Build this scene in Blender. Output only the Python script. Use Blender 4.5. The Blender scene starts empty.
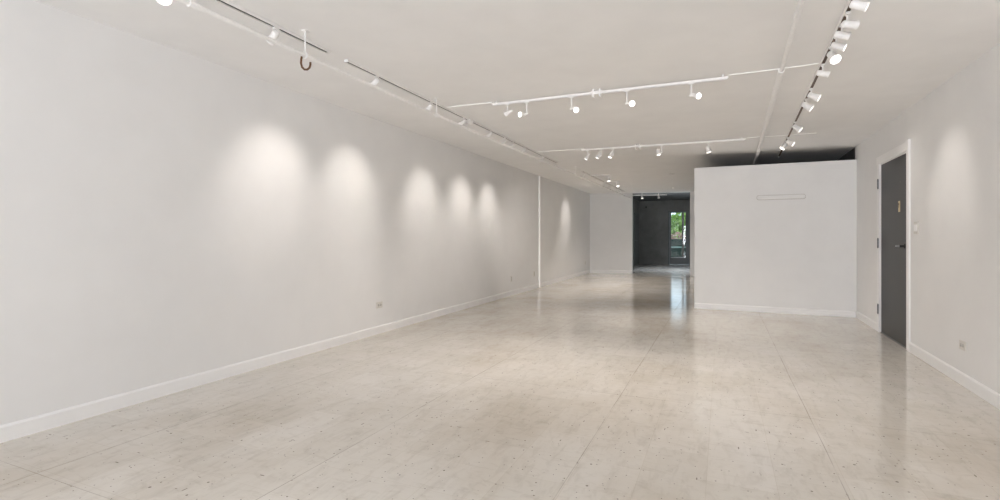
import bpy, bmesh, math, random
from mathutils import Vector, Matrix, Quaternion
random.seed(7)
SC = bpy.context.scene
COL = SC.collection

# ------------------------------------------------------------------ materials
def lin(c):
    return tuple((v/12.92 if v <= .04045 else ((v+.055)/1.055)**2.4) for v in c)
def rgb(r, g, b):
    return lin((r/255., g/255., b/255.)) + (1.,)

class NT:
    def __init__(s, name):
        s.m = bpy.data.materials.new(name); s.m.use_nodes = True
        s.t = s.m.node_tree; s.n = s.t.nodes; s.l = s.t.links
        s.b = s.n['Principled BSDF']; s.out = s.n['Material Output']
    def node(s, typ, **kw):
        o = s.n.new(typ)
        for k, v in kw.items():
            if k.startswith('i_'):
                key = k[2:]
                o.inputs[int(key) if key.isdigit() else key].default_value = v
            else: setattr(o, k, v)
        return o
    def link(s, a, b): s.l.new(a, b)
    def pos(s, scale=(1,1,1), rot=(0,0,0), loc=(0,0,0)):
        g = s.node('ShaderNodeNewGeometry')
        m = s.node('ShaderNodeMapping'); m.inputs['Scale'].default_value = scale
        m.inputs['Rotation'].default_value = rot; m.inputs['Location'].default_value = loc
        s.link(g.outputs['Position'], m.inputs['Vector']); return m.outputs[0]
    def noise(s, vec, scale, detail=3, rough=.55, dist=0.):
        n = s.node('ShaderNodeTexNoise'); n.inputs['Scale'].default_value = scale
        n.inputs['Detail'].default_value = detail; n.inputs['Roughness'].default_value = rough
        n.inputs['Distortion'].default_value = dist
        s.link(vec, n.inputs['Vector']); return n.outputs['Fac']
    def ramp(s, fac, stops):
        r = s.node('ShaderNodeValToRGB'); e = r.color_ramp.elements
        while len(e) < len(stops): e.new(.5)
        for x, (p, c) in zip(e, stops):
            x.position = p; x.color = c if len(c) == 4 else (*c, 1)
        s.link(fac, r.inputs['Fac']); return r.outputs['Color']
    def mix(s, fac, a, b, mode='MIX'):
        m = s.node('ShaderNodeMix', data_type='RGBA', blend_type=mode)
        for sock, v in ((m.inputs[0], fac), (m.inputs[6], a), (m.inputs[7], b)):
            if hasattr(v, 'is_linked') or isinstance(v, bpy.types.NodeSocket): s.link(v, sock)
            else: sock.default_value = v
        return m.outputs[2]
    def math(s, op, a, b=None, c=None, clamp=False):
        m = s.node('ShaderNodeMath', operation=op, use_clamp=clamp)
        for i, v in enumerate((a, b, c)):
            if v is None: continue
            if isinstance(v, bpy.types.NodeSocket): s.link(v, m.inputs[i])
            else: m.inputs[i].default_value = v
        return m.outputs[0]
    def bump(s, h, strength, dist=.01):
        b = s.node('ShaderNodeBump'); b.inputs['Strength'].default_value = strength
        b.inputs['Distance'].default_value = dist
        s.link(h, b.inputs['Height']); s.link(b.outputs[0], s.b.inputs['Normal']); return b

def painted(name, col, rough=.6, vary=.03, spec=.3, bump=.05, scale=3.):
    k = NT(name)
    v = k.pos()
    n = k.noise(v, scale, 4)
    lo = tuple(max(0, c*(1-vary)) for c in col[:3]); hi = tuple(min(1, c*(1+vary)) for c in col[:3])
    k.link(k.ramp(n, [(.3, lo), (.7, hi)]), k.b.inputs['Base Color'])
    k.b.inputs['Roughness'].default_value = rough
    k.b.inputs['Specular IOR Level'].default_value = spec
    if bump: k.bump(k.noise(v, 180., 2), bump, .002)
    return k.m

def simple(name, col, rough=.45, metal=0., spec=.5, vary=.04, scale=25.):
    k = NT(name)
    n = k.noise(k.pos(), scale, 3)
    lo = tuple(c*(1-vary) for c in col[:3]); hi = tuple(min(1, c*(1+vary)) for c in col[:3])
    k.link(k.ramp(n, [(.3, lo), (.7, hi)]), k.b.inputs['Base Color'])
    k.b.inputs['Roughness'].default_value = rough; k.b.inputs['Metallic'].default_value = metal
    k.b.inputs['Specular IOR Level'].default_value = spec
    return k.m

def emissive(name, col, strength):
    k = NT(name)
    k.b.inputs['Base Color'].default_value = (.9, .9, .88, 1)
    k.b.inputs['Emission Color'].default_value = (*col, 1)
    k.b.inputs['Emission Strength'].default_value = strength
    return k.m

M = {}
M['wall'] = painted('wall_paint', (.825, .822, .818), .62, .015, .25)
M['partition'] = painted('partition_paint', (.83, .827, .822), .6, .02, .25)
M['ceiling'] = painted('ceiling_paint', (.89, .887, .882), .75, .02, .2, .08)
M['trim'] = painted('trim_paint', (.90, .895, .89), .35, .01, .4, 0)
M['shade_tone'] = painted('unlit_room_shade', (.10, .10, .098), .7, .25, .3, .1, 1.6)  # shade of the unlit rooms put into the surface colour
M['white_metal'] = simple('white_enamel', (.88, .87, .855), .35)
M['pipe_paint'] = simple('pipe_paint', (.92, .915, .905), .4)
M['slot'] = simple('track_slot_brown', rgb(86, 62, 44)[:3], .5)
M['slot_dark'] = simple('track_slot_dark', rgb(58, 46, 38)[:3], .5)
M['brown'] = simple('brown_rubber', rgb(98, 66, 38)[:3], .5, vary=.15)
M['steel'] = simple('brushed_steel', (.45, .46, .48), .35, 1.)
M['hinge'] = simple('hinge_steel', (.22, .225, .235), .45, .6)
M['plastic'] = simple('white_plastic', (.70, .68, .64), .35)
M['plastic_grey'] = simple('grey_plastic', (.55, .53, .50), .4)
M['black'] = simple('black_plastic', (.02, .02, .02), .4)
M['cream'] = simple('cream_card', rgb(206, 190, 150)[:3], .6)
M['red_ink'] = simple('dark_red_ink', rgb(70, 34, 26)[:3], .6)
M['lamp'] = emissive('lamp_glow', (1., .96, .9), 1.7)
M['lamp_dim'] = emissive('lamp_glow_soft', (1., .94, .86), 1.2)

def door_mat():
    k = NT('dark_grey_door_paint')
    v = k.pos()
    base = k.ramp(k.noise(v, 2.5, 5), [(.3, rgb(31, 31, 28)), (.7, rgb(40, 39, 35))])
    vo = k.node('ShaderNodeTexVoronoi', feature='F1'); vo.inputs['Scale'].default_value = 13.
    k.link(v, vo.inputs['Vector'])
    spot = k.ramp(vo.outputs['Distance'], [(.05, (1,1,1)), (.075, (0,0,0))])
    gate = k.ramp(k.noise(v, 1.7, 2), [(.56, (0,0,0)), (.6, (1,1,1))])
    f = k.mix(1., spot, gate, 'MULTIPLY')
    k.link(k.mix(f, base, rgb(150, 146, 134)), k.b.inputs['Base Color'])
    k.b.inputs['Roughness'].default_value = .42
    return k.m
M['door'] = door_mat()

def floor_mat():
    k = NT('waxed_vinyl_tile')
    v = k.pos()
    # broad mottling of old wax, tile by tile tone, fine marbling
    big = k.noise(k.pos((1., .55, 1)), .9, 5, .6)
    c0 = k.ramp(big, [(.26, (.56, .495, .41)), (.50, (.705, .665, .605)), (.75, (.765, .74, .70))])
    mar = k.noise(k.pos((3.2, 1.0, 1), (0, 0, .5)), 5.0, 7, .68, .6)
    c1 = k.mix(.32, c0, k.ramp(mar, [(.32, (.60, .57, .53)), (.5, (.97, .97, .97)), (.7, (1., 1., 1.))]), 'MULTIPLY')
    mar2 = k.noise(k.pos((1.0, 2.6, 1), (0, 0, -.35)), 9.0, 6, .7, .8)
    c1 = k.mix(.26, c1, k.ramp(mar2, [(.33, (.66, .62, .57)), (.47, (1, 1, 1))]), 'MULTIPLY')
    br = k.node('ShaderNodeTexBrick'); br.offset = 0.; br.squash = 1.
    br.inputs['Scale'].default_value = 1.; br.inputs['Brick Width'].default_value = .297; br.inputs['Row Height'].default_value = .297
    br.inputs['Mortar Size'].default_value = .0013; br.inputs['Mortar Smooth'].default_value = .3
    br.inputs['Color1'].default_value = (.93, .925, .91, 1); br.inputs['Color2'].default_value = (1, 1, 1, 1)
    br.inputs['Mortar'].default_value = (.84, .81, .77, 1)
    k.link(k.pos((1, 1, 1), (0, 0, 0), (1.849+.297*10, .125+.297*20, 0)), br.inputs['Vector'])
    c2 = k.mix(.8, c1, br.outputs['Color'], 'MULTIPLY')
    # long dark panel joints under the tiles, every fourth tile
    sx = k.node('ShaderNodeSeparateXYZ'); k.link(v, sx.inputs[0])
    wob = k.math('MULTIPLY', k.math('SUBTRACT', k.noise(v, .6, 2), .5), .02)
    def joint(sock, off, per, w):
        a = k.math('ADD', k.math('ADD', sock, wob), off + per*40.5)
        d = k.math('ABSOLUTE', k.math('SUBTRACT', k.math('MODULO', a, per), per*.5))
        return k.math('LESS_THAN', d, w)
    jx = joint(sx.outputs[0], 1.849, 1.178, .0022)
    jy = joint(sx.outputs[1], -1.33, 2.356, .0018)
    brk = k.ramp(k.noise(v, 2.2, 3), [(.36, (.15, .15, .15)), (.55, (1, 1, 1))])
    jj = k.mix(1., k.math('MAXIMUM', jx, jy), brk, 'MULTIPLY')
    c3 = k.mix(k.math('MULTIPLY', jj, .55), c2, (.22, .18, .14, 1))
    # dark scuffs: specks and streaks
    def specks(scale, th, gate_scale, g0, g1, sc=(1, 1, 1), rot=0.):
        vo = k.node('ShaderNodeTexVoronoi', feature='F1'); vo.inputs['Scale'].default_value = scale
        vo.inputs['Randomness'].default_value = 1.
        k.link(k.pos(sc, (0, 0, rot)), vo.inputs['Vector'])
        d = k.math('ADD', vo.outputs['Distance'], k.math('MULTIPLY', k.math('SUBTRACT', k.noise(v, scale*5, 2), .5), th*1.2))
        s = k.math('LESS_THAN', d, th)
        sep = k.node('ShaderNodeSeparateColor'); k.link(vo.outputs['Color'], sep.inputs[0])
        keep = k.math('GREATER_THAN', k.math('ADD', k.math('MULTIPLY', sep.outputs[0], .5), k.math('MULTIPLY', k.noise(v, gate_scale, 2), .8)), g0)
        return k.math('MULTIPLY', s, keep)
    s1 = specks(9., .055, 1.1, .50, 0)
    s2 = specks(15., .066, 1.3, .48, 0)
    s3 = specks(6., .060, .9, .55, 0, (3.4, .7, 1), .95)
    s4 = specks(5., .05, .9, .57, 0, (.7, 3.4, 1), .4)
    s5 = specks(27., .085, 1.6, .52, 0)
    s1 = k.math('MAXIMUM', s1, s5)
    allsp = k.math('MAXIMUM', k.math('MAXIMUM', s1, s2), k.math('MAXIMUM', s3, s4))
    c4 = k.mix(k.math('MULTIPLY', allsp, .8), c3, (.13, .10, .08, 1))
    k.link(c4, k.b.inputs['Base Color'])
    rr = k.ramp(k.noise(v, 1.6, 4), [(.3, (.07,)*3), (.7, (.17,)*3)])
    k.link(rr, k.b.inputs['Roughness'])
    k.b.inputs['IOR'].default_value = 1.5
    h = k.math('ADD', k.noise(k.pos((.55, 1.5, 1)), 2.6, 3), k.math('MULTIPLY', k.math('MAXIMUM', jj, allsp), -.25))
    k.bump(h, .40, .008)
    return k.m
M['floor'] = floor_mat()

def concrete(name, c0, c1):
    k = NT(name)
    v = k.pos()
    base = k.ramp(k.noise(v, 2.2, 6, .65), [(.28, c0), (.72, c1)])
    vo = k.node('ShaderNodeTexVoronoi', feature='F1'); vo.inputs['Scale'].default_value = 1.7
    k.link(v, vo.inputs['Vector'])
    pit = k.math('LESS_THAN', vo.outputs['Distance'], .07)
    k.link(k.mix(k.math('MULTIPLY', pit, .75), base, (.018, .018, .018, 1)), k.b.inputs['Base Color'])
    k.b.inputs['Roughness'].default_value = .8
    k.bump(k.noise(v, 30, 4), .2, .01)
    return k.m
M['concrete'] = concrete('grey_concrete', (.20, .197, .185), (.30, .293, .275))
M['frame_grey'] = simple('grey_door_frame', (.16, .165, .16), .5)
M['green_metal'] = simple('dark_green_metal', (.005, .026, .020), .8, 0., .15, vary=.2, scale=4)
M['green_rim'] = simple('pale_green_rim', (.25, .36, .32), .5)
M['bark'] = simple('bark', (.045, .035, .028), .9, vary=.3)
M['paving'] = painted('paving', (.55, .55, .54), .8, .08, .3, .1)
M['outer'] = painted('outer_render', (.35, .34, .33), .8, .08)

def leaf_mat(name, cols):
    k = NT(name)
    oi = k.node('ShaderNodeTexWhiteNoise'); oi.noise_dimensions = '3D'
    g = k.node('ShaderNodeNewGeometry')
    c = k.ramp(g.outputs['Random Per Island'], [(i/(len(cols)-1), x) for i, x in enumerate(cols)])
    k.link(c, k.b.inputs['Base Color'])
    k.b.inputs['Roughness'].default_value = .5
    tr = k.node('ShaderNodeBsdfTranslucent'); k.link(c, tr.inputs['Color'])
    mx = k.node('ShaderNodeMixShader'); mx.inputs[0].default_value = .4
    k.link(k.b.outputs[0], mx.inputs[1]); k.link(tr.outputs[0], mx.inputs[2])
    k.link(mx.outputs[0], k.out.inputs['Surface'])
    return k.m
M['leaf'] = leaf_mat('green_leaves', [(.16, .30, .05), (.30, .48, .10), (.45, .60, .20)])
M['leaf_red'] = leaf_mat('russet_leaves', [(.30, .15, .11), (.42, .25, .20), (.50, .40, .33)])

def glass_mat():
    k = NT('clear_glass')
    tr = k.node('ShaderNodeBsdfTransparent'); tr.inputs['Color'].default_value = (.94, .96, .95, 1)
    gl = k.node('ShaderNodeBsdfGlossy'); gl.inputs['Roughness'].default_value = .02
    fr = k.node('ShaderNodeFresnel'); fr.inputs['IOR'].default_value = 1.45
    mx = k.node('ShaderNodeMixShader')
    k.link(fr.outputs[0], mx.inputs[0]); k.link(tr.outputs[0], mx.inputs[1]); k.link(gl.outputs[0], mx.inputs[2])
    k.link(mx.outputs[0], k.out.inputs['Surface'])
    return k.m
M['glass'] = glass_mat()

# ------------------------------------------------------------------ mesh helpers
def mesh_obj(name, bm, mat, parent=None, smooth=False):
    bmesh.ops.recalc_face_normals(bm, faces=bm.faces[:])
    me = bpy.data.meshes.new(name); bm.to_mesh(me); bm.free()
    if isinstance(mat, str): mat = M[mat]
    me.materials.append(mat)
    if smooth:
        for p in me.polygons: p.use_smooth = True
        try: me.set_sharp_from_angle(angle=math.radians(38))
        except Exception: pass
    o = bpy.data.objects.new(name, me); COL.objects.link(o)
    if parent: o.parent = parent
    return o
def empty(name, loc, rot=None):
    o = bpy.data.objects.new(name, None); COL.objects.link(o); o.location = loc
    o.empty_display_size = .05
    if rot: o.rotation_euler = rot
    return o
def tag(o, label, cat, group=None):
    o['label'] = label; o['category'] = cat
    if group: o['group'] = group
    return o
def struct(o, label=None):
    o['kind'] = 'structure'
    if label: o['label'] = label
    return o
def box(bm, x0, x1, y0, y1, z0, z1, bevel=0., rot=None, at=None):
    vs = [bm.verts.new(p) for p in ((x0,y0,z0),(x1,y0,z0),(x1,y1,z0),(x0,y1,z0),(x0,y0,z1),(x1,y0,z1),(x1,y1,z1),(x0,y1,z1))]
    fs = [bm.faces.new([vs[i] for i in f]) for f in ((0,3,2,1),(4,5,6,7),(0,1,5,4),(1,2,6,5),(2,3,7,6),(3,0,4,7))]
    if bevel:
        es = list({e for f in fs for e in f.edges})
        r = bmesh.ops.bevel(bm, geom=es, offset=bevel, segments=2, affect='EDGES', profile=.5)
        vs = list({v for f in r['faces'] for v in f.verts} | {v for v in vs if v.is_valid})
    if rot is not None or at is not None:
        mat = Matrix.Translation(at or (0,0,0)) @ (rot.to_matrix().to_4x4() if rot is not None else Matrix())
        bmesh.ops.transform(bm, matrix=mat, verts=[v for v in vs if v.is_valid])
    return bm
def prism(bm, pts, z0, z1):
    """plan polygon pts extruded from z0 to z1 (numbers or functions of x)"""
    f0 = z0 if callable(z0) else (lambda x: z0)
    f1 = z1 if callable(z1) else (lambda x: z1)
    a = [bm.verts.new((x, y, f0(x))) for x, y in pts]; b = [bm.verts.new((x, y, f1(x))) for x, y in pts]
    n = len(pts)
    bm.faces.new(a[::-1]); bm.faces.new(b)
    for i in range(n): bm.faces.new((a[i], a[(i+1) % n], b[(i+1) % n], b[i]))
    return bm
def tube(bm, path, r, seg=12, cap=True):
    P = [Vector(p) for p in path]; rings = []
    t = (P[1]-P[0]).normalized()
    up = Vector((0,0,1)) if abs(t.z) < .9 else Vector((0,1,0))
    n = t.cross(up).normalized()
    for i, p in enumerate(P):
        if i == 0: tt = (P[1]-P[0]).normalized()
        elif i == len(P)-1: tt = (P[-1]-P[-2]).normalized()
        else: tt = ((P[i+1]-p).normalized()+(p-P[i-1]).normalized()).normalized()
        n = (n - tt*n.dot(tt)).normalized(); b = tt.cross(n)
        rr = r[i] if isinstance(r, (list, tuple)) else r
        rings.append([bm.verts.new(p + (n*math.cos(2*math.pi*k/seg)+b*math.sin(2*math.pi*k/seg))*rr) for k in range(seg)])
    for a, c in zip(rings, rings[1:]):
        for k in range(seg): bm.faces.new((a[k], a[(k+1) % seg], c[(k+1) % seg], c[k]))
    if cap: bm.faces.new(rings[0][::-1]); bm.faces.new(rings[-1])
    return bm
def lathe(bm, prof, seg=24, cap0=True, cap1=False):
    rings = []
    for r, z in prof:
        rings.append([bm.verts.new((r*math.cos(2*math.pi*k/seg), r*math.sin(2*math.pi*k/seg), z)) for k in range(seg)])
    for a, c in zip(rings, rings[1:]):
        for k in range(seg): bm.faces.new((a[k], a[(k+1) % seg], c[(k+1) % seg], c[k]))
    if cap0: bm.faces.new(rings[0][::-1])
    if cap1: bm.faces.new(rings[-1])
    return bm
def nb(): return bmesh.new()

# ------------------------------------------------------------------ the room
XL = lambda y: -3.645 - .0132*y          # inner face of the left wall
XR = lambda y: 1.632 + .0137*y           # inner face of the right wall
ZC = lambda x: 2.459 - .0165*x           # underside of the ceiling
Y0, YB = -5.0, 16.0

bm = nb(); prism(bm, [(-4.1, Y0-.2), (2.2, Y0-.2), (2.2, 22.15), (-4.1, 22.15)], -.2, 0.)
struct(mesh_obj('floor', bm, 'floor'), 'pale waxed vinyl tile floor with dark scuffs')
bm = nb(); prism(bm, [(-4.1, Y0-.2), (2.2, Y0-.2), (2.2, YB+.1), (-4.1, YB+.1)], ZC, 2.85)
struct(mesh_obj('ceiling', bm, 'ceiling'), 'white painted ceiling crossed by lighting tracks')
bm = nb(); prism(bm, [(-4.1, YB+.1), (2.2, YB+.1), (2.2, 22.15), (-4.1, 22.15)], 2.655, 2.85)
struct(mesh_obj('ceiling_back_room', bm, 'shade_tone'), 'dark ceiling of the unlit rear room')

bm = nb(); prism(bm, [(XL(Y0), Y0), (XL(YB+.1), YB+.1), (-4.05, YB+.1), (-4.05, Y0)], 0, ZC)
struct(mesh_obj('wall_left', bm, 'wall'), 'long white left wall washed by spotlights')

# right wall with the opening for the grey door
DY0, DY1, DZ = 6.31, 7.345, 2.012
bm = nb()
for (ya, yb, za) in ((Y0, DY0, 0), (DY1, 8.70, 0), (DY0, DY1, DZ)):
    prism(bm, [(XR(ya), ya), (2.15, ya), (2.15, yb), (XR(yb), yb)], za, ZC)
struct(mesh_obj('wall_right', bm, 'wall'), 'white right wall around the grey door')
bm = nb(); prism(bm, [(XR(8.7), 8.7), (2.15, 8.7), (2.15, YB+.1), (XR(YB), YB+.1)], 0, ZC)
struct(mesh_obj('wall_right_rear', bm, 'shade_tone'), 'unlit right wall behind the partition')

# back wall (left of the opening), stub right of the opening
bm = nb(); prism(bm, [(XL(15.88), 15.88), (-2.565, 16.08), (-2.565, 16.18), (XL(15.88), 16.18)], 0, ZC)
struct(mesh_obj('wall_back', bm, 'wall'), 'white back wall left of the dark opening')
bm = nb(); prism(bm, [(-.856, 15.75), (-.30, 15.75), (-.30, 16.1), (-.856, 16.1)], 0, ZC)
struct(mesh_obj('wall_back_right', bm, 'wall'), 'narrow white wall end right of the dark opening')

# free standing partition, the low wall running back from its left end, the closed room behind it
bm = nb(); prism(bm, [(-.405, 8.672), (XR(8.585)-.001, 8.585), (XR(8.72)-.001, 8.72), (-.405, 8.80)], 0, lambda x: 2.246-.008*(x+.4)/2.1)
struct(mesh_obj('wall_partition', bm, 'partition'), 'white partition stopping short of the ceiling')
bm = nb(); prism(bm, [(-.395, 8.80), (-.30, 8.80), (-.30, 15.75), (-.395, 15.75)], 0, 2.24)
struct(mesh_obj('wall_partition_side', bm, 'shade_tone'))
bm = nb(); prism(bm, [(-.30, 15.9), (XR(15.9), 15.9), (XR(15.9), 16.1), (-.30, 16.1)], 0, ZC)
struct(mesh_obj('wall_back_rear', bm, 'shade_tone'))

# dark rear room
bm = nb()
for ya, yb, za, zb in ((16.18, 16.6, 0, 2.655), (19.6, 21.95, 0, 2.655), (16.6, 19.6, 0, .9), (16.6, 19.6, 2.2, 2.655)):
    box(bm, -3.35, -3.2, ya, yb, za, zb)
struct(mesh_obj('wall_rear_room_left', bm, 'concrete'))
bm = nb(); prism(bm, [(-.80, 16.1), (-.65, 16.1), (-.65, 21.95), (-.80, 21.95)], 0, 2.655)
struct(mesh_obj('wall_rear_room_right', bm, 'concrete'))
w2 = struct(empty('window_added', (-3.28, 18.1, .9)), 'added unseen side window brightening the rear room')  # made-up window, out of view, added to brighten the rear room
bm = nb()
for ya, yb, za, zb in ((-1.5, 1.5, 0, .05), (-1.5, 1.5, 1.25, 1.3), (-1.5, -1.45, .05, 1.25), (1.45, 1.5, .05, 1.25), (-.025, .025, .05, 1.25)):
    box(bm, -.03, .03, ya, yb, za, zb)
mesh_obj('window_frame', bm, 'frame_grey', w2)
bm = nb(); box(bm, -.004, .004, -1.46, 1.46, .04, 1.26); mesh_obj('window_pane', bm, 'glass', w2)
GX0, GX1, GZ = -2.05, -1.19, 2.215
bm = nb()
for x0, x1, z0 in ((-3.35, GX0, 0), (GX1, -.65, 0), (GX0, GX1, GZ)):
    box(bm, x0, x1, 21.95, 22.1, z0, 2.655)
struct(mesh_obj('wall_rear_room_back', bm, 'concrete'), 'dark grey concrete wall with the glass door')

# street front behind the camera, with its shop window
WX0, WX1, WZ0, WZ1 = -3.3, 1.3, .35, 2.32
bm = nb()
for x0, x1, z0, z1 in ((XL(Y0)-.3, WX0, 0, None), (WX1, XR(Y0)+.4, 0, None), (WX0, WX1, 0, WZ0), (WX0, WX1, WZ1, None)):
    prism(bm, [(x0, Y0-.15), (x1, Y0-.15), (x1, Y0), (x0, Y0)], z0, ZC if z1 is None else z1)
struct(mesh_obj('wall_front', bm, 'wall'))
w = struct(empty('window_1', ((WX0+WX1)/2, Y0-.07, WZ0)), 'shop window on the street side')
hw = (WX1-WX0)/2; hh = WZ1-WZ0
bm = nb()
for x0, x1, z0, z1 in ((-hw, hw, 0, .06), (-hw, hw, hh-.06, hh), (-hw, -hw+.06, .06, hh-.06), (hw-.06, hw, .06, hh-.06), (-hw/3-.03, -hw/3+.03, .06, hh-.06), (hw/3-.03, hw/3+.03, .06, hh-.06)):
    box(bm, x0, x1, -.04, .04, z0, z1)
mesh_obj('window_frame', bm, 'frame_grey', w)
bm = nb(); box(bm, -hw+.05, hw-.05, -.004, .004, .05, hh-.05); mesh_obj('window_pane', bm, 'glass', w)

# baseboards: flat board with a small eased top
def baseboard(name, pa, pb, n, hgt=.095, th=.014):
    (xa, ya), (xb, yb) = pa, pb
    prof = [(0, 0), (th, 0), (th, hgt-.012), (th*.55, hgt-.003), (0, hgt)]
    bm = nb()
    A = [bm.verts.new((xa+n[0]*d, ya+n[1]*d, z)) for d, z in prof]; B = [bm.verts.new((xb+n[0]*d, yb+n[1]*d, z)) for d, z in prof]
    bm.faces.new(A); bm.faces.new(B[::-1])
    for i in range(5): bm.faces.new((A[i], A[(i+1) % 5], B[(i+1) % 5], B[i]))
    return struct(mesh_obj(name, bm, 'trim'))
baseboard('baseboard_left', (XL(Y0), Y0), (XL(10.77), 10.77), (1, 0))
baseboard('baseboard_left_rear', (XL(10.86), 10.86), (XL(15.86), 15.86), (1, 0))
baseboard('baseboard_right', (XR(Y0), Y0), (XR(6.236), 6.236), (-1, 0))
baseboard('baseboard_right_rear', (XR(7.41), 7.41), (XR(8.57), 8.57), (-1, 0))
baseboard('baseboard_partition', (-.405, 8.672), (XR(8.585)-.016, 8.585), (0, -1), .085)
baseboard('baseboard_back', (XL(15.88)+.016, 15.885), (-2.565, 16.08), (0, -1))
# vertical white cover strip on the left wall
bm = nb(); prism(bm, [(XL(10.8)-.002, 10.775), (XL(10.8)+.035, 10.785), (XL(10.8)+.035, 10.845), (XL(10.8)-.002, 10.855)], 0, ZC(-3.79))
struct(mesh_obj('trim_1', bm, 'trim'), 'white vertical strip on the left wall')

# ------------------------------------------------------------------ grey door on the right
ang = math.atan(.0135)
d = struct(empty('door_1', (XR(DY0), DY0, 0), (0, 0, -ang)), 'dark grey flush door in a white frame')
W = (DY1-DY0)/math.cos(ang)                       # local y along the wall, local -x into the room
bm = nb(); box(bm, .004, .047, .016, W-.012, .012, DZ-.014, .002); leaf = mesh_obj('door_panel', bm, 'door', d)
bm = nb()                                          # casing: two legs, head with corner block
box(bm, -.018, .0, -.072, 0.004, 0, DZ+.062, .003)
mesh_obj('door_casing', bm, 'trim', d)
bm = nb(); box(bm, -.018, .0, W-.002, W+.060, 0, DZ+.004, .003); mesh_obj('door_casing', bm, 'trim', d)
bm = nb(); box(bm, -.020, .0, .0, W+.10, DZ+.0, DZ+.088, .003); mesh_obj('door_casing_head', bm, 'trim', d)
bm = nb(); box(bm, -.022, -.001, -.076, .012, DZ+.0, DZ+.102, .003); mesh_obj('corner_block', bm, 'trim', d)
bm = nb()
for y0, y1, z0, z1 in ((0, .014, 0, DZ-.002), (W-.010, W, 0, DZ-.002), (.0, W, DZ-.012, DZ)):
    box(bm, .001, .14, y0, y1, z0, z1)
mesh_obj('door_jamb', bm, 'trim', d)
bm = nb(); box(bm, .0, .14, .0, W, .0, .010); mesh_obj('threshold', bm, 'frame_grey', d)
for hz in (1.772, 1.068, .282):
    bm = nb()
    for k in range(3): tube(bm, [(-.028, W-.006, hz-.055+.037*k), (-.028, W-.006, hz-.055+.037*k+.035)], .008, 10)
    tube(bm, [(-.028, W-.006, hz-.062), (-.028, W-.006, hz+.062)], .005, 8)
    box(bm, -.0255, -.0215, W-.004, W+.024, hz-.055, hz+.055)
    o = mesh_obj('hinge', bm, 'hinge', d, True)
h = empty('door_handle', (.004, .13, 1.046)); h.parent = d
bm = nb(); lathe(bm, [(.0, 0), (.027, 0), (.027, .006), (.022, .010), (.012, .012), (.011, .045), (.0, .047)], 20, False)
bmesh.ops.transform(bm, matrix=Matrix.Rotation(-math.pi/2, 4, 'Y'), verts=bm.verts)
mesh_obj('rose', bm, 'black', h, True)
bm = nb(); tube(bm, [(-.040, .0, 0), (-.050, .012, 0), (-.052, .05, 0), (-.050, .10, -.002), (-.044, .118, -.004)], [.010, .010, .009, .008, .007], 12)
lv = mesh_obj('lever', bm, 'steel', h, True); lv['label'] = 'steel door lever'
nt = empty('door_plaque', (.004, .315, 1.465)); nt.parent = d
bm = nb(); box(bm, -.004, .001, -.028, .028, -.058, .058, .002); mesh_obj('plate', bm, 'cream', nt)
bm = nb(); lathe(bm, [(.0, 0), (.012, 0), (.012, .002), (0, .002)], 14, False)
bmesh.ops.transform(bm, matrix=Matrix.Translation((-.004, 0, .026)) @ Matrix.Rotation(-math.pi/2, 4, 'Y'), verts=bm.verts)
box(bm, -.006, -.004, -.004, .004, -.012, .026)
mesh_obj('mark', bm, 'red_ink', nt)

# ------------------------------------------------------------------ glass door in the rear room
g = struct(empty('door_2', ((GX0+GX1)/2, 21.97, 0)), 'glazed exit door showing greenery')
gw = (GX1-GX0)/2
bm = nb()
for x0, x1, z0, z1 in ((-gw, -gw+.055, 0, GZ), (gw-.055, gw, 0, GZ), (-gw+.055, gw-.055, GZ-.04, GZ)):
    box(bm, x0, x1, -.03, .1, z0, z1, .003)
mesh_obj('door_frame', bm, 'frame_grey', g)
bm = nb()
L0, L1 = -gw+.06, gw-.06
for x0, x1, z0, z1 in ((L0, L0+.065, .012, GZ-.045), (L1-.115, L1, .012, GZ-.045), (L0+.065, L1-.115, .012, .285), (L0+.065, L1-.115, GZ-.075, GZ-.045)):
    box(bm, x0, x1, .0, .045, z0, z1, .002)
mesh_obj('door_panel', bm, 'frame_grey', g)
bm = nb(); box(bm, L0+.06, L1-.11, .018, .026, .28, GZ-.07); mesh_obj('glass_pane', bm, 'glass', g)
bm = nb(); box(bm, L0+.062, L1-.112, -.006, .018, .285, .31, .002); mesh_obj('glazing_bead', bm, 'trim', g)
bm = nb(); tube(bm, [(L1-.055, 0, 1.0), (L1-.055, -.05, 1.0), (L1-.055, -.055, 1.0), (L1-.15, -.055, 1.0)], .01, 10)
mesh_obj('door_handle', bm, 'steel', g, True)

# grey service door frame on the left of the rear room
bm = nb()
for y0, y1, z0, z1 in ((20.45, 20.55, 0, 2.1), (21.45, 21.55, 0, 2.1), (20.55, 21.45, 2.0, 2.1)):
    box(bm, -3.2, -3.16, y0, y1, z0, z1, .004)
d3 = struct(empty('door_3', (0, 0, 0)), 'plain grey door in the side wall of the rear room')
mesh_obj('door_frame', bm, 'frame_grey', d3)
bm = nb(); box(bm, -3.2, -3.175, 20.55, 21.45, .01, 2.0, .003); mesh_obj('door_panel', bm, 'frame_grey', d3)
bm = nb(); tube(bm, [(-3.176, 20.65, 1.0), (-3.12, 20.65, 1.0), (-3.115, 20.66, 1.0), (-3.115, 20.76, 1.0)], .009, 10); mesh_obj('door_handle', bm, 'steel', d3, True)

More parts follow.
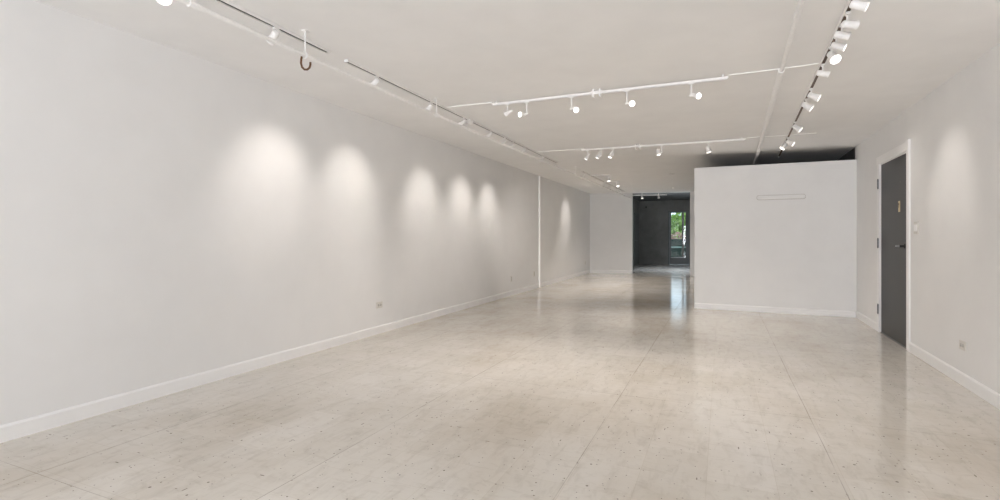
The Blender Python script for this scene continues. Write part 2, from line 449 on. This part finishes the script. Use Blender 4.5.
# ------------------------------------------------------------------ outlets, switch, wall bar
def outlet(loc, face, label, name='wall_outlet', lie=False):
    """face: rotation so that local +x leaves the wall"""
    r = tag(empty(name, loc, (math.pi/2 if lie else 0, 0, face)), label, 'outlet')
    bm = nb(); box(bm, -.001, .007, -.036, .036, -.058, .058, .003); mesh_obj('cover_plate', bm, 'plastic', r)
    for dz in (.021, -.021):
        bm = nb(); lathe(bm, [(.0, 0), (.0155, 0), (.0165, .002), (.015, .0035), (0, .0035)], 20, False)
        bmesh.ops.transform(bm, matrix=Matrix.Translation((.0068, 0, dz)) @ Matrix.Rotation(math.pi/2, 4, 'Y'), verts=bm.verts)
        s = mesh_obj('socket', bm, 'plastic_grey', r, True)
        bm = nb()
        for dy in (-.006, .006): box(bm, .0102, .0112, dy-.0014, dy+.0014, dz-.002, dz+.008)
        box(bm, .0102, .0112, -.002, .002, dz-.011, dz-.007)
        mesh_obj('slots', bm, 'black', s)
    bm = nb(); lathe(bm, [(0, 0), (.003, 0), (.003, .0015), (0, .0015)], 10, False)
    bmesh.ops.transform(bm, matrix=Matrix.Translation((.0068, 0, 0)) @ Matrix.Rotation(math.pi/2, 4, 'Y'), verts=bm.verts)
    mesh_obj('screw', bm, 'steel', r)
    return r
aL, aR = math.atan(.0132)*0, math.pi
outlet((XL(4.886)+.001, 4.886, .337), 0, 'white wall outlet low on the left wall, nearest to the viewer', lie=True)
outlet((XL(9.1)+.001, 9.1, .325), 0, 'white wall outlet on the left wall, a step before the vertical strip')
outlet((XL(10.46)+.001, 10.46, .33), 0, 'white wall outlet on the left wall, right beside the vertical strip')
outlet((XL(15.23)+.001, 15.23, .345), 0, 'tiny wall outlet at the far end of the left wall near the corner')
outlet((XR(4.99)-.001, 4.99, .305), math.pi, 'white wall outlet low on the right wall, nearer than the grey door', lie=True)
s = tag(empty('light_switch', (XR(6.06)-.001, 6.06, 1.227), (0, 0, math.pi)), 'white double light switch beside the grey door', 'switch')
bm = nb(); box(bm, -.001, .008, -.058, .058, -.06, .06, .003); mesh_obj('cover_plate', bm, 'plastic', s)
for dy in (-.024, .024):
    bm = nb(); box(bm, .006, .012, dy-.016, dy+.016, -.033, .033, .002); t = mesh_obj('rocker', bm, 'trim', s)

b = tag(empty('wall_bar', (.806, 8.624, 1.738), (0, 0, -math.atan(.0405))), 'slim white rounded bar fixed high on the partition', 'bar')
bm = nb()
n = 10; pts = []
for k in range(n+1):
    a = -math.pi/2 + math.pi*k/n; pts.append((.288+.030*math.cos(a), .030*math.sin(a)))
for k in range(n+1):
    a = math.pi/2 + math.pi*k/n; pts.append((-.288+.030*math.cos(a), .030*math.sin(a)))
A = [bm.verts.new((x, .0, z)) for x, z in pts]; B = [bm.verts.new((x, -.022, z)) for x, z in pts]; Cc = [bm.verts.new((x*.99, -.030, z*.72)) for x, z in pts]
bm.faces.new(A); bm.faces.new(Cc[::-1])
for R0, R1 in ((A, B), (B, Cc)):
    for i in range(len(pts)): bm.faces.new((R0[i], R0[(i+1) % len(pts)], R1[(i+1) % len(pts)], R1[i]))
mesh_obj('cover', bm, 'partition', b, True)
bm = nb()
D0 = [bm.verts.new((x*1.018, .001, z*1.22)) for x, z in pts]; D1 = [bm.verts.new((x*1.018, -.010, z*1.22)) for x, z in pts]
bm.faces.new(D0); bm.faces.new(D1[::-1])
for i in range(len(pts)): bm.faces.new((D0[i], D0[(i+1) % len(pts)], D1[(i+1) % len(pts)], D1[i]))
bp = mesh_obj('back_plate', bm, 'plastic_grey', b, True)
bp['label'] = 'grey back plate showing as a thin outline'

# ------------------------------------------------------------------ ceiling tracks
def rail(name, pa, pb, label, slotmat='slot', w=.034, h=.020, feed=None, clips=None, gap=0.):
    """pa, pb: points on the rail's top centre line"""
    pa, pb = Vector(pa), Vector(pb)
    L = (pb-pa).length; u = (pb-pa).normalized()
    r = tag(empty(name, pa), label, 'lighting track')
    r.rotation_mode = 'QUATERNION'; r.rotation_quaternion = u.to_track_quat('X', 'Z')
    # channel section with a slot open at the bottom
    s = .011
    prof = [(-w/2, 0), (w/2, 0), (w/2, -h), (s, -h), (s, -h+.004), (w/2-.004, -h+.006), (w/2-.004, -.004),
            (-w/2+.004, -.004), (-w/2+.004, -h+.006), (-s, -h+.004), (-s, -h), (-w/2, -h)]
    bm = nb()
    A = [bm.verts.new((0, y, z)) for y, z in prof]; B = [bm.verts.new((L, y, z)) for y, z in prof]
    for i in range(12): bm.faces.new((A[i], A[(i+1) % 12], B[(i+1) % 12], B[i]))
    mesh_obj('rail', bm, 'white_metal', r)
    bm = nb(); box(bm, .004, L-.004, -w/2+.005, w/2-.005, -h+.0065, -.005); mesh_obj('slot_liner', bm, slotmat, r)
    for x0, x1 in ((-.012, .001), (L-.001, L+.012)):
        bm = nb(); box(bm, x0, x1, -w/2-.001, w/2+.001, -h-.001, .0, .002); mesh_obj('end_cap', bm, 'white_metal', r)
    for cx in (clips or []):
        bm = nb(); box(bm, cx-.006, cx+.006, -.010, .010, -.002, gap+.001); mesh_obj('ceiling_clip', bm, 'white_metal', r)
    if feed is not None:
        bm = nb(); box(bm, feed-.05, feed+.05, -w/2-.006, w/2+.006, -h-.006, .006, .004)
        f = mesh_obj('connector', bm, 'white_metal', r)
        for dx in (-.03, .03):
            bm = nb(); box(bm, feed+dx-.008, feed+dx+.008, -.03, .03, -h-.032, gap+.004, .003); mesh_obj('clamp', bm, 'white_metal', f)
    return r
XA = lambda y: -2.575 - .0205*y
GAPT = .020
zt = lambda x: ZC(x)
rail('lighting_track', (XA(.4), .4, zt(XA(.4))), (XA(2.87), 2.87, zt(XA(2.87))), 'white ceiling track on the left above the brown hook, the nearer of two in line', 'slot_dark')
rail('lighting_track', (XA(3.08), 3.08, zt(XA(3.08))), (XA(8.85), 8.85, zt(XA(8.85))), 'long white ceiling track along the left wall, starting past the brown hook', 'slot_dark', feed=2.15)
rail('lighting_track', (-2.64, 10.2, zt(-2.64)), (-2.66, 15.2, zt(-2.66)), 'far white ceiling track running up to the back wall on the left', 'plastic_grey')
rail('lighting_track', (-2.09, 4.60, zt(-2.09)-GAPT), (.037, 4.49, zt(.037)-GAPT), 'white cross track carrying five spotlights, nearest one across the ceiling', feed=1.055, clips=[.03, 2.1], gap=GAPT)
rail('lighting_track', (-1.946, 7.52, zt(-1.946)-GAPT), (.274, 7.38, zt(.274)-GAPT), 'white cross track over the far floor, its right end above the partition edge', feed=.84, clips=[.03, 2.19], gap=GAPT)
rail('lighting_track', (-2.60, 10.78, zt(-2.6)-GAPT), (-2.2, 10.90, zt(-2.2)-GAPT), 'short white cross track far back on the left of the ceiling', clips=[.36], gap=GAPT)
rail('lighting_track', (-2.58, 12.12, zt(-2.58)-GAPT), (-2.25, 12.22, zt(-2.25)-GAPT), 'second short white cross track, just behind the first in the far left of the ceiling', clips=[.30], gap=GAPT)
rail('lighting_track', (-2.47, 15.6, zt(-2.47)-.09), (-1.50, 15.62, zt(-1.5)-.09), 'white cross track hanging over the dark opening', clips=[.27, .75], gap=.09)
XT = lambda y: .655 + .0302*(y-3.3)
rail('lighting_track', (XT(2.0), 2.0, zt(XT(2.0))), (XT(9.2), 9.2, zt(XT(9.2))), 'white ceiling track with brown slot crowded with spotlights on the right', 'slot')

# painted cable runs on the ceiling, continuing the cross tracks
def conduit(pts, r, label):
    bm = nb(); tube(bm, [(x, y, ZC(x)-r*.75) for x, y in pts], r, 8)
    return tag(mesh_obj('cable_conduit', bm, 'pipe_paint', None, True), label, 'conduit')
conduit([(-2.64, 4.62), (-2.3, 4.61), (-2.11, 4.61)], .006, 'thin painted conduit joining the left ceiling track to the near cross track')
conduit([(.05, 4.50), (.35, 4.48), (.672, 4.44)], .005, 'thin painted conduit from the near cross track to the right track')
conduit([(-2.71, 7.60), (-2.3, 7.60), (-1.96, 7.57)], .006, 'thin painted conduit joining the left ceiling track to the second cross track')
conduit([(.30, 7.42), (.6, 7.40), (XT(7.39)-.02, 7.39)], .005, 'thin painted conduit from the second cross track to the right track')
conduit([(XT(7.38)+.02, 7.38), (1.08, 7.36)], .005, 'short painted conduit stub leaving the right track toward the right wall')
conduit([(-2.12, 13.2), (-2.30, 14.6), (-2.40, 15.5)], .008, 'thin dark-edged conduit slanting to the track over the dark opening')

# ------------------------------------------------------------------ pipes
ZP = 2.335
XP = lambda y: -2.49 - .026*min(max(y-1.6, 0), 3.6)
p = tag(empty('sprinkler_pipe', (XP(1), 1, ZP)), 'slim white pipe hanging beside the left ceiling track', 'pipe')
bm = nb()
ys = [-.3, 1.6, 2.4, 3.2, 4.2, 5.2, 8, 12, 15.85]
tube(bm, [(XP(y)-XP(1), y-1, 0) for y in ys], .0135, 14); mesh_obj('pipe', bm, 'pipe_paint', p, True)
for y in (2.53, 4.28, 9.52, 12.9):
    X = XP(y); top = ZC(X)
    bm = nb()
    tube(bm, [(X-XP(1), y-1, .013), (X-XP(1), y-1, top-ZP)], .0045, 8)
    lathe_z = top-ZP
    box(bm, X-XP(1)-.018, X-XP(1)+.018, y-1-.018, y-1+.018, lathe_z-.005, lathe_z)
    tube(bm, [(X-XP(1)+.019*math.cos(a), y-1, .019*math.sin(a)) for a in [k*math.pi/8 for k in range(17)]], .004, 6)
    mesh_obj('hanger', bm, 'pipe_paint', p, True)
for y in (1.75, 4.28, 5.03, 7.0):
    bm = nb(); tube(bm, [(XP(y)-XP(1), y-1-.03, 0), (XP(y)-XP(1), y-1+.03, 0)], .018, 14); mesh_obj('coupling', bm, 'pipe_paint', p, True)

XQ = lambda y: .386 + .0192*(y-3.08)
zq = lambda y: ZC(XQ(y)) - .055
q = tag(empty('ceiling_pipe', (XQ(2), 2, zq(2))), 'straight white pipe under the ceiling running over the partition', 'pipe')
bm = nb(); tube(bm, [(XQ(y)-XQ(2), y-2, zq(y)-zq(2)) for y in (.5, 4.35)], .015, 14)
mesh_obj('pipe', bm, 'pipe_paint', q, True)
bm = nb(); tube(bm, [(XQ(y)-XQ(2), y-2, zq(y)-zq(2)) for y in (4.34, 15.8)], .022, 14)
mesh_obj('pipe', bm, 'pipe_paint', q, True)
for y, r in ((5.75, .025), (8.2, .025)):
    bm = nb(); tube(bm, [(XQ(y)-XQ(2), y-2-.035, zq(y)-zq(2)), (XQ(y)-XQ(2), y-2+.035, zq(y)-zq(2))], r, 14); mesh_obj('coupling', bm, 'pipe_paint', q, True)
for y in (3.4, 6.6, 11.):
    X = XQ(y)-XQ(2); Z = zq(y)-zq(2)
    bm = nb(); box(bm, X-.007, X+.007, y-2-.010, y-2+.010, Z+.010, Z+.055); mesh_obj('hanger', bm, 'pipe_paint', q, True)

# brown hook hung on the left pipe
yh = 2.515
bm = nb(); hx = XP(yh)
cam_r = Vector((.9155, .4024, 0))
path = [(-.022, .010), (-.029, -.014), (-.031, -.04), (-.024, -.066), (-.008, -.082), (.010, -.082), (.025, -.070), (.031, -.050), (.031, -.034)]
tube(bm, [Vector((hx, yh, ZP)) + cam_r*(a+.014) + Vector((0, 0, z if z > 0 else z-.014)) for a, z in path], .0068, 12)
tag(mesh_obj('pipe_hook', bm, 'brown', None, True), 'small brown U-shaped hook hanging under the left pipe', 'hook')

# small fittings in the far ceiling
def downlight(x, y, label, mat, power=0):
    r = tag(empty('ceiling_downlight', (x, y, ZC(x))), label, 'ceiling light')
    bm = nb(); lathe(bm, [(.030, .0), (.055, .0), (.055, -.008), (.045, -.014), (.038, -.012)], 24, False); mesh_obj('trim_ring', bm, 'white_metal', r, True)
    bm = nb(); lathe(bm, [(0, -.006), (.039, -.006), (.039, -.010), (0, -.016)], 20, False); mesh_obj('lens', bm, mat, r, True)
    if power:
        li = bpy.data.lights.new('downlight_beam', 'SPOT'); li.energy = power; li.color = (1., .94, .88)
        li.spot_size = math.radians(115); li.spot_blend = 1.; li.shadow_soft_size = .03
        lo = bpy.data.objects.new('downlight_beam', li); COL.objects.link(lo); lo.location = (x, y, ZC(x)-.05)
downlight(-1.215, 14.4, 'small lit round ceiling light in front of the dark opening', 'lamp', 52)
downlight(-.965, 11.2, 'small round ceiling fitting left of the partition top, nearer and dimmer', 'plastic')

# ------------------------------------------------------------------ spotlight heads
def profile(kind):
    if kind == 'can':
        return [(.006, -.085), (.022, -.084), (.031, -.076), (.0345, -.06), (.0345, .018), (.038, .030), (.040, .042), (.0385, .043), (.036, .036)]
    if kind == 'par':
        return [(.008, -.060), (.021, -.058), (.0265, -.050), (.028, -.030), (.0285, -.008), (.033, .014), (.0375, .032), (.038, .041), (.0365, .042), (.0335, .035)]
    return [(.005, -.075), (.014, -.074), (.0175, -.066), (.0185, -.030), (.022, -.012), (.033, .018), (.0365, .034), (.0365, .042), (.035, .043), (.0325, .036)]
HM = {}
for kind in ('can', 'bell', 'par'):
    bm = nb(); lathe(bm, profile(kind), 28); 
    if kind == 'bell':
        for z in (-.062, -.052, -.042): tube(bm, [(.0195*math.cos(a), .0195*math.sin(a), z) for a in [k*math.pi/10 for k in range(21)]], .0022, 6)
    o = mesh_obj('housing', bm, 'white_metal', None, True); HM[kind] = o.data; bpy.data.objects.remove(o)
    rr = {'can': .0365, 'bell': .033, 'par': .034}[kind]
    for nm, mt in (('lit', 'lamp'), ('soft', 'lamp_dim'), ('off', 'plastic_grey')):
        bm = nb(); lathe(bm, [(rr, .036), (rr*.96, .039), (rr*.6, .043), (.002, .045)], 24, False, True)
        o = mesh_obj('lamp_face', bm, mt, None, True); HM[kind+nm] = o.data; bpy.data.objects.remove(o)
bm = nb(); box(bm, -.022, .022, -.011, .011, -.012, .001, .003); o = mesh_obj('track_adapter', bm, 'white_metal'); HM['ad'] = o.data; bpy.data.objects.remove(o)
def stem_mesh(L):
    key = 'st%.3f' % L
    if key not in HM:
        bm = nb(); tube(bm, [(0, 0, 0), (0, 0, -L)], .0062, 10); tube(bm, [(0, 0, -L+.008), (0, 0, -L-.006)], .0095, 12)
        o = mesh_obj('stem', bm, 'white_metal', None, True); HM[key] = o.data; bpy.data.objects.remove(o)
    return HM[key]
def ob(name, data, parent, loc=(0,0,0), quat=None, sc=1.):
    o = bpy.data.objects.new(name, data); COL.objects.link(o); o.parent = parent; o.location = loc
    if quat is not None: o.rotation_mode = 'QUATERNION'; o.rotation_quaternion = quat
    o.scale = (sc,)*3
    return o
N_SPOT = 0
def head(x, y, z, aim, label, group, kind='bell', L=.075, off=(0, 0, 0), along=0., lit='lit', power=0., sc=1., cone=44, warm=(1., .918, .853), beam=None):
    """x, y, z: point under the rail where the head clips on; aim: direction of the beam"""
    r = tag(empty('track_spotlight', (x, y, z)), label, 'spotlight', group)
    ob('track_adapter', HM['ad'], r, (0, 0, 0), Quaternion((0, 0, 1), along))
    ob('stem', stem_mesh(L), r, (0, 0, -.014))
    a = Vector(aim).normalized(); qv = a.to_track_quat('Z', 'Y')
    c = Vector((0, 0, -.014-L)) + Vector(off)
    hs = ob('housing', HM[kind], r, c, qv, sc)
    ob('lamp_face', HM[kind+lit], hs)
    # pivot pin between stem and housing
    bm = nb(); v = c - Vector((0, 0, -.014-L))
    p0 = Vector((0, 0, -.014-L)); p1 = c if v.length > .012 else c - a*.03
    tube(bm, [p0 - (p1-p0).normalized()*.014, p1], .0085, 10); mesh_obj('pivot', bm, 'white_metal', r, True)
    if power:
        li = bpy.data.lights.new('spot_beam', 'SPOT'); li.energy = power; li.color = warm
        li.spot_size = math.radians(cone); li.spot_blend = 1.; li.shadow_soft_size = .02
        lo = bpy.data.objects.new('spot_beam', li); COL.objects.link(lo)
        lo.location = Vector((x, y, z)) + c + a*.085*sc
        ba = Vector(beam).normalized() if beam else a
        lo.rotation_mode = 'QUATERNION'; lo.rotation_quaternion = ba.to_track_quat('-Z', 'Y')
    return r

# -- left track: aimed at the left wall
zl = lambda y: ZC(XA(y)) - .020
GL = 'spotlights on the long left track'
PW = 80.
def at_wall(y, yp, zp, dz=.12):                     # direction from a head at y to the wall point (yp, zp)
    return (XL(yp)-XA(y), yp-y, zp-(zl(y)-dz))
head(XA(1.70), 1.70, zl(1.70), (.5, -.35, -.8), 'spotlight head on the left track cut by the top edge of the photo', GL, 'par', .06, (-.040, -.004, -.01), math.pi/2, 'lit', 9, cone=90)
LH = [(2.39, None, 0, 'spotlight head half hidden by the pipe, left of the brown hook', 'par'),
      (3.45, (3.32, 1.50), 24, 'first spotlight head past the brown hook on the left track', 'par'),
      (4.34, (4.38, 1.48), 25, 'spotlight head on the left track where the conduit branches off', 'par'),
      (5.06, None, 0, 'spotlight head on the left track with a dark adapter, just before its connector', 'bell'),
      (5.82, (5.87, 1.40), 27, 'spotlight head on the left track just past its connector', 'bell'),
      (6.30, None, 0, 'second spotlight head past the connector on the left track', 'bell'),
      (6.62, None, 0, 'third spotlight head past the connector on the left track', 'bell'),
      (7.10, (6.97, 1.40), 30, 'fourth spotlight head past the connector on the left track', 'bell'),
      (8.00, (8.02, 1.40), 30, 'farthest spotlight head on the long left track', 'bell')]
for y, tgt, pw, lab, kd in LH:
    aim = at_wall(y, *tgt) if tgt else (-1, .3, -.6); cn = 60 if tgt else 96
    head(XA(y), y, zl(y), aim, lab, GL, kd, .045, (-.022, 0, 0), math.pi/2, 'lit' if tgt else 'off', pw, .86, cn, beam=None if tgt else (.55, .25, -1))

head(-2.645, 10.45, ZC(-2.65)-.020, (-.5, -.1, -1), 'nearest faint spotlight on the far left track', 'spotlights at the far end of the ceiling', 'bell', .06, (-.02, 0, 0), math.pi/2, 'soft', 44, 1., 100, beam=(.42, .05, -1))

# -- near cross track
GT = 'spotlights on the near cross track'
zx = lambda x: ZC(x)-GAPT-.020
yx = lambda x: 4.60 - .0517*(x+2.09)
TP = 30.
T1 = [(-1.935, (-1, -.12, -.45), (-.0, 0, 0), 'leftmost spotlight on the near cross track, seen from the side', .075, 8),
      (-1.73, (-.45, -1, -.15), (-.045, -.01, -.006), 'second spotlight from the left on the near cross track, face on', .10, 8),
      (-1.277, (.55, -.9, -.55), (.040, -.015, -.008), 'middle spotlight of the near cross track', .10, 11),
      (-.768, (.25, -1, -.42), (.045, -.015, -.004), 'fourth spotlight on the near cross track, round glowing face', .10, 11),
      (-.235, (.75, -.9, -.45), (.042, -.015, -.008), 'rightmost spotlight on the near cross track', .088, 11)]
for x, aim, off, lab, L, pw in T1:
    head(x, yx(x), zx(x), aim, lab, GT, 'bell', L, off, 0, 'lit', TP, .73, 92, beam=(aim[0]*.3, aim[1]*.12, -1))

# -- second cross track
G2 = 'spotlights on the second cross track'
y2 = lambda x: 7.52 - .063*(x+1.946)
T2 = [(-1.855, (-.6, -.2, -1), (-.01, 0, -.01), 'leftmost of three clustered spotlights on the second cross track', 34),
      (-1.650, (-.5, -.15, -1), (-.04, -.01, 0), 'middle of three clustered spotlights on the second cross track', 34),
      (-1.470, (-.3, -.3, -1), (-.035, -.01, 0), 'rightmost of three clustered spotlights on the second cross track', 34),
      (-0.780, (.2, -.2, -1), (-.045, 0, 0), 'spotlight on the second cross track, right of its connector', 38),
      (-0.170, (.25, -.15, -1), (.0, 0, -.005), 'spotlight on the second cross track beside the top left of the partition', 38)]
for x, aim, off, lab, pw in T2:
    wash = x < -1.6
    head(x, y2(x), zx(x), aim, lab, G2, 'par' if x > -1 else 'bell', .083, off, 0, 'lit' if x < -1 else 'soft', 46 if wash else pw, .85, 72 if wash else 105, beam=(-1, 1.6, -1.05) if wash else None)

# -- right track
GR = 'spotlights on the right track'
zr = lambda y: ZC(XT(y))-.020
RT = [(3.20, (1, -.15, -.5), 'lit', 9, 'can', .02, 'topmost spotlight on the right track, cut by the photo edge'),
      (3.46, (1, .45, -.10), 'off', 0, 'can', .022, 'upper of two white can spotlights side by side on the right track'),
      (3.63, (1, .02, -.34), 'soft', 0, 'can', .012, 'lower of two white can spotlights side by side on the right track'),
      (3.83, (1, -.22, -.5), 'lit', 12, 'can', .022, 'white can spotlight with a lit face, below the unlit pair on the right track'),
      (4.03, (.25, -.7, -.75), 'lit', 10, 'par', .012, 'spotlight on the right track shining straight at the viewer'),
      (4.42, (1, .0, -.30), 'off', 0, 'can', .014, 'white can spotlight turned away, just below the one facing the viewer'),
      (5.10, (1, -.15, -.55), 'lit', 12, 'par', .025, 'upper of a pair of spotlights midway along the right track'),
      (5.46, (.95, -.1, -.75), 'lit', 0, 'par', .012, 'lower of a pair of spotlights midway along the right track'),
      (6.50, (.9, -.25, -.75), 'soft', 7, 'par', .022, 'single spotlight low on the right track before the partition'),
      (7.47, (1, -.3, -.7), 'soft', 0, 'par', .03, 'right one of the last two spotlights on the right track'),
      (7.72, (-.7, -.3, -.9), 'lit', 4, 'par', -.03, 'left one of the last two spotlights on the right track')]
for y, aim, lit, pw, kd, ox, lab in RT:
    wide = y != 5.10
    bm_ = None if wide else tuple(Vector((XR(5.27), 5.27, 1.42)) - Vector((XT(y), y, zr(y)-.09)))
    head(XT(y), y, zr(y), aim, lab, GR, kd, .05, (ox, 0, -.008), math.pi/2, lit, pw if wide else 13, .64 if kd == 'can' else .92, 75 if wide else 58, beam=bm_)

# -- far heads
GF = 'spotlights at the far end of the ceiling'
head(-2.235, 10.90, zx(-2.2), (.2, -.35, -1), 'glowing spotlight at the end of the short far cross track', GF, 'bell', .06, (0, -.01, 0), 0, 'lit', 62, 1., 104, beam=(.05, .1, -1))
zf = ZC(-2.65)-.020
head(-2.645, 13.05, zf, (-1.1, 0, -.75), 'faint spotlight on the far left track aimed at the glow on the far wall', GF, 'bell', .06, (-.02, 0, 0), math.pi/2, 'soft', 26, 1., 56)
head(-2.65, 12.4, zf, (-.4, .4, -.9), 'second faint spotlight on the far left track', GF, 'bell', .06, (-.02, 0, 0), math.pi/2, 'soft', 40, 1., 104, beam=(0, .15, -1))
head(-2.655, 14.1, zf, (.3, .5, -.9), 'farthest faint spotlight on the far left track', GF, 'bell', .06, (.02, 0, 0), math.pi/2, 'soft', 40, 1., 104, beam=(0, .15, -1))
head(-2.285, 12.21, zx(-2.285), (.3, -.6, -1), 'glowing spotlight on the second short far cross track', GF, 'bell', .055, (0, -.01, 0), 0, 'lit', 60, 1., 104, beam=(.1, .1, -1))
head(-2.2, 15.61, zx(-2.2)-.056, (.2, -.3, -1), 'left spotlight on the track over the dark opening', GF, 'bell', .05, (0, 0, 0), 0, 'soft', 0)
head(-1.72, 15.615, zx(-1.72)-.056, (.2, -.2, -1), 'right spotlight on the track over the dark opening', GF, 'bell', .05, (0, 0, 0), 0, 'off', 0)

# ------------------------------------------------------------------ outside, seen through the glass door
bm = nb(); box(bm, -24, 16, 22.15, 80, -.2, -.02)
struct(mesh_obj('ground', bm, 'paving'), 'pale paving outside the glass door')
bn = tag(empty('garden_bin', (-1.98, 25.2, -.02)), 'dark green metal bin on the paving outside the glass door', 'bin')
bm = nb(); box(bm, -.28, .62, -.4, .4, .03, .66, .02); mesh_obj('body', bm, 'green_metal', bn)
bm = nb(); box(bm, -.48, .66, -.45, .42, .72, 1.06, .03); mesh_obj('lid', bm, 'green_metal', bn)
bm = nb(); box(bm, -.34, .65, -.43, .42, .66, .72, .01); mesh_obj('rim', bm, 'green_rim', bn)
for sx in (-.2, .54):
    bm = nb(); box(bm, sx-.04, sx+.04, -.36, .36, 0, .03); mesh_obj('foot', bm, 'green_metal', bn)
def leaves(bm, n, cx, cy, cz, rx, ry, rz, s):
    for _ in range(n):
        while True:
            p = Vector((random.uniform(-1, 1), random.uniform(-1, 1), random.uniform(-1, 1)))
            if p.length < 1: break
        p = p * (.55+.45*random.random()) if random.random() < .3 else p.normalized()*(.75+.25*random.random())
        c = Vector((cx+p.x*rx, cy+p.y*ry, cz+p.z*rz))
        qd = Quaternion((random.gauss(0, 1), random.gauss(0, 1), random.gauss(0, 1), random.gauss(0, 1))).normalized()
        k = s*random.uniform(.7, 1.3)
        pts = [(-.5, 0, 0), (-.15, .28, .05), (.25, .22, .05), (.55, 0, 0), (.25, -.22, .05), (-.15, -.28, .05)]
        bm.faces.new([bm.verts.new(c + qd @ (Vector(t)*k)) for t in pts])
    return bm
def tree(name, x, y, label, cat, mat, blobs, n, s, hgt, rt):
    r = tag(empty(name, (x, y, -.02)), label, cat)
    bm = nb()
    for (bx, by, bz, rx, ry, rz) in blobs: leaves(bm, n, bx, by, bz, rx, ry, rz, s)
    mesh_obj('foliage', bm, mat, r)
    bm = nb(); tube(bm, [(0, 0, 0), (.03, .02, hgt*.4), (-.04, .03, hgt)], [rt, rt*.8, rt*.45], 10)
    for bx, by, bz, *_ in blobs: tube(bm, [(0, .02, hgt*.55), (bx*.6, by*.6, hgt*.55+(bz-hgt*.55)*.7)], [rt*.45, rt*.15], 7)
    mesh_obj('trunk', bm, 'bark', r, True)
    return r
tree('leafy_tree', -5.2, 60, 'bright green leafy tree seen through the glass door', 'tree', 'leaf',
     [(-2.2, 0, 2.6, 1.7, 1.2, 1.7), (0, .3, 2.7, 1.7, 1.2, 1.6), (2.1, 0, 2.6, 1.7, 1.2, 1.6), (-1.2, -.4, 1.5, 1.6, 1.1, 1.2), (1.0, -.4, 1.5, 1.6, 1.1, 1.2), (3.6, .2, 2.2, 1.4, 1.1, 1.5), (-3.8, .2, 2.2, 1.4, 1.1, 1.5)], 620, .42, 2.6, .16)
tree('russet_shrub', -2.5, 28.3, 'reddish brown shrub behind the green bin outside the glass door', 'shrub', 'leaf_red',
     [(-.5, 0, .72, .6, .5, .70), (.3, .1, .76, .6, .5, .68), (1.0, .1, .70, .55, .5, .66), (-1.1, .1, .66, .55, .5, .6)], 520, .13, 1.0, .05)
bm = nb(); tube(bm, [(-1.60, 24.0, -.02), (-1.60, 24.0, 3.0)], .045, 12)
bx_ = mesh_obj('metal_post', bm, 'bark', None, True); tag(bx_, 'dark slim post outside the glass door beside the green bin', 'post')

# ------------------------------------------------------------------ light
wd = bpy.data.worlds.new('daylight'); SC.world = wd; wd.use_nodes = True
bg = wd.node_tree.nodes['Background']; bg.inputs['Color'].default_value = (.66, .83, 1., 1); bg.inputs['Strength'].default_value = 1.6
sun = bpy.data.lights.new('sun', 'SUN'); sun.energy = 1.6; sun.angle = .02; sun.color = (1., .95, .86)
so = bpy.data.objects.new('sun', sun); COL.objects.link(so); so.location = (6, 10, 12)
so.rotation_mode = 'QUATERNION'; so.rotation_quaternion = Vector((-.55, .02, -.8)).to_track_quat('-Z', 'Y')
al = bpy.data.lights.new('shop_window_daylight', 'AREA'); al.shape = 'RECTANGLE'; al.size = WX1-WX0-.1; al.size_y = WZ1-WZ0-.1
al.spread = math.radians(120); al.energy = 178.; al.color = (.955, .935, 1.)
ao = bpy.data.objects.new('shop_window_daylight', al); COL.objects.link(ao)
ao.location = ((WX0+WX1)/2, Y0-.22, (WZ0+WZ1)/2); ao.rotation_euler = (math.radians(90), 0, 0)
ao.rotation_mode = 'QUATERNION'; ao.rotation_quaternion = Vector((0, 1, .36)).to_track_quat('-Z', 'Y')

a2 = bpy.data.lights.new('rear_room_fill', 'AREA'); a2.shape = 'RECTANGLE'; a2.size = 2.9; a2.size_y = 1.2  # added fill light for the rear room, behind the made-up window
a2.spread = math.radians(130); a2.energy = 150.; a2.color = (.80, .88, 1.)
o2 = bpy.data.objects.new('rear_room_fill', a2); COL.objects.link(o2); o2.location = (-3.45, 18.1, 1.55)
o2.rotation_mode = 'QUATERNION'; o2.rotation_quaternion = Vector((1, .1, -.55)).to_track_quat('-Z', 'Z')

# ------------------------------------------------------------------ camera
cam = bpy.data.cameras.new('camera'); cam.sensor_fit = 'HORIZONTAL'; cam.sensor_width = 36; cam.lens = 36*.505
cam.shift_y = -.013; cam.clip_start = .05; cam.clip_end = 200
co = bpy.data.objects.new('camera', cam); COL.objects.link(co)
co.location = (0, 0, 1.14); co.rotation_euler = (math.radians(90), 0, math.atan(222/505.))
SC.camera = co
vs = SC.view_settings
vs.view_transform = 'Standard'; vs.look = 'None'; vs.gamma = 1.; vs.exposure = .40; vs.use_curve_mapping = False
SC.cycles.use_denoising = True
SC.cycles.max_bounces = 14; SC.cycles.diffuse_bounces = 8; SC.cycles.glossy_bounces = 5; SC.cycles.transparent_max_bounces = 12
SC.cycles.caustics_reflective = False; SC.cycles.caustics_refractive = False
SC.cycles.sample_clamp_indirect = 6.
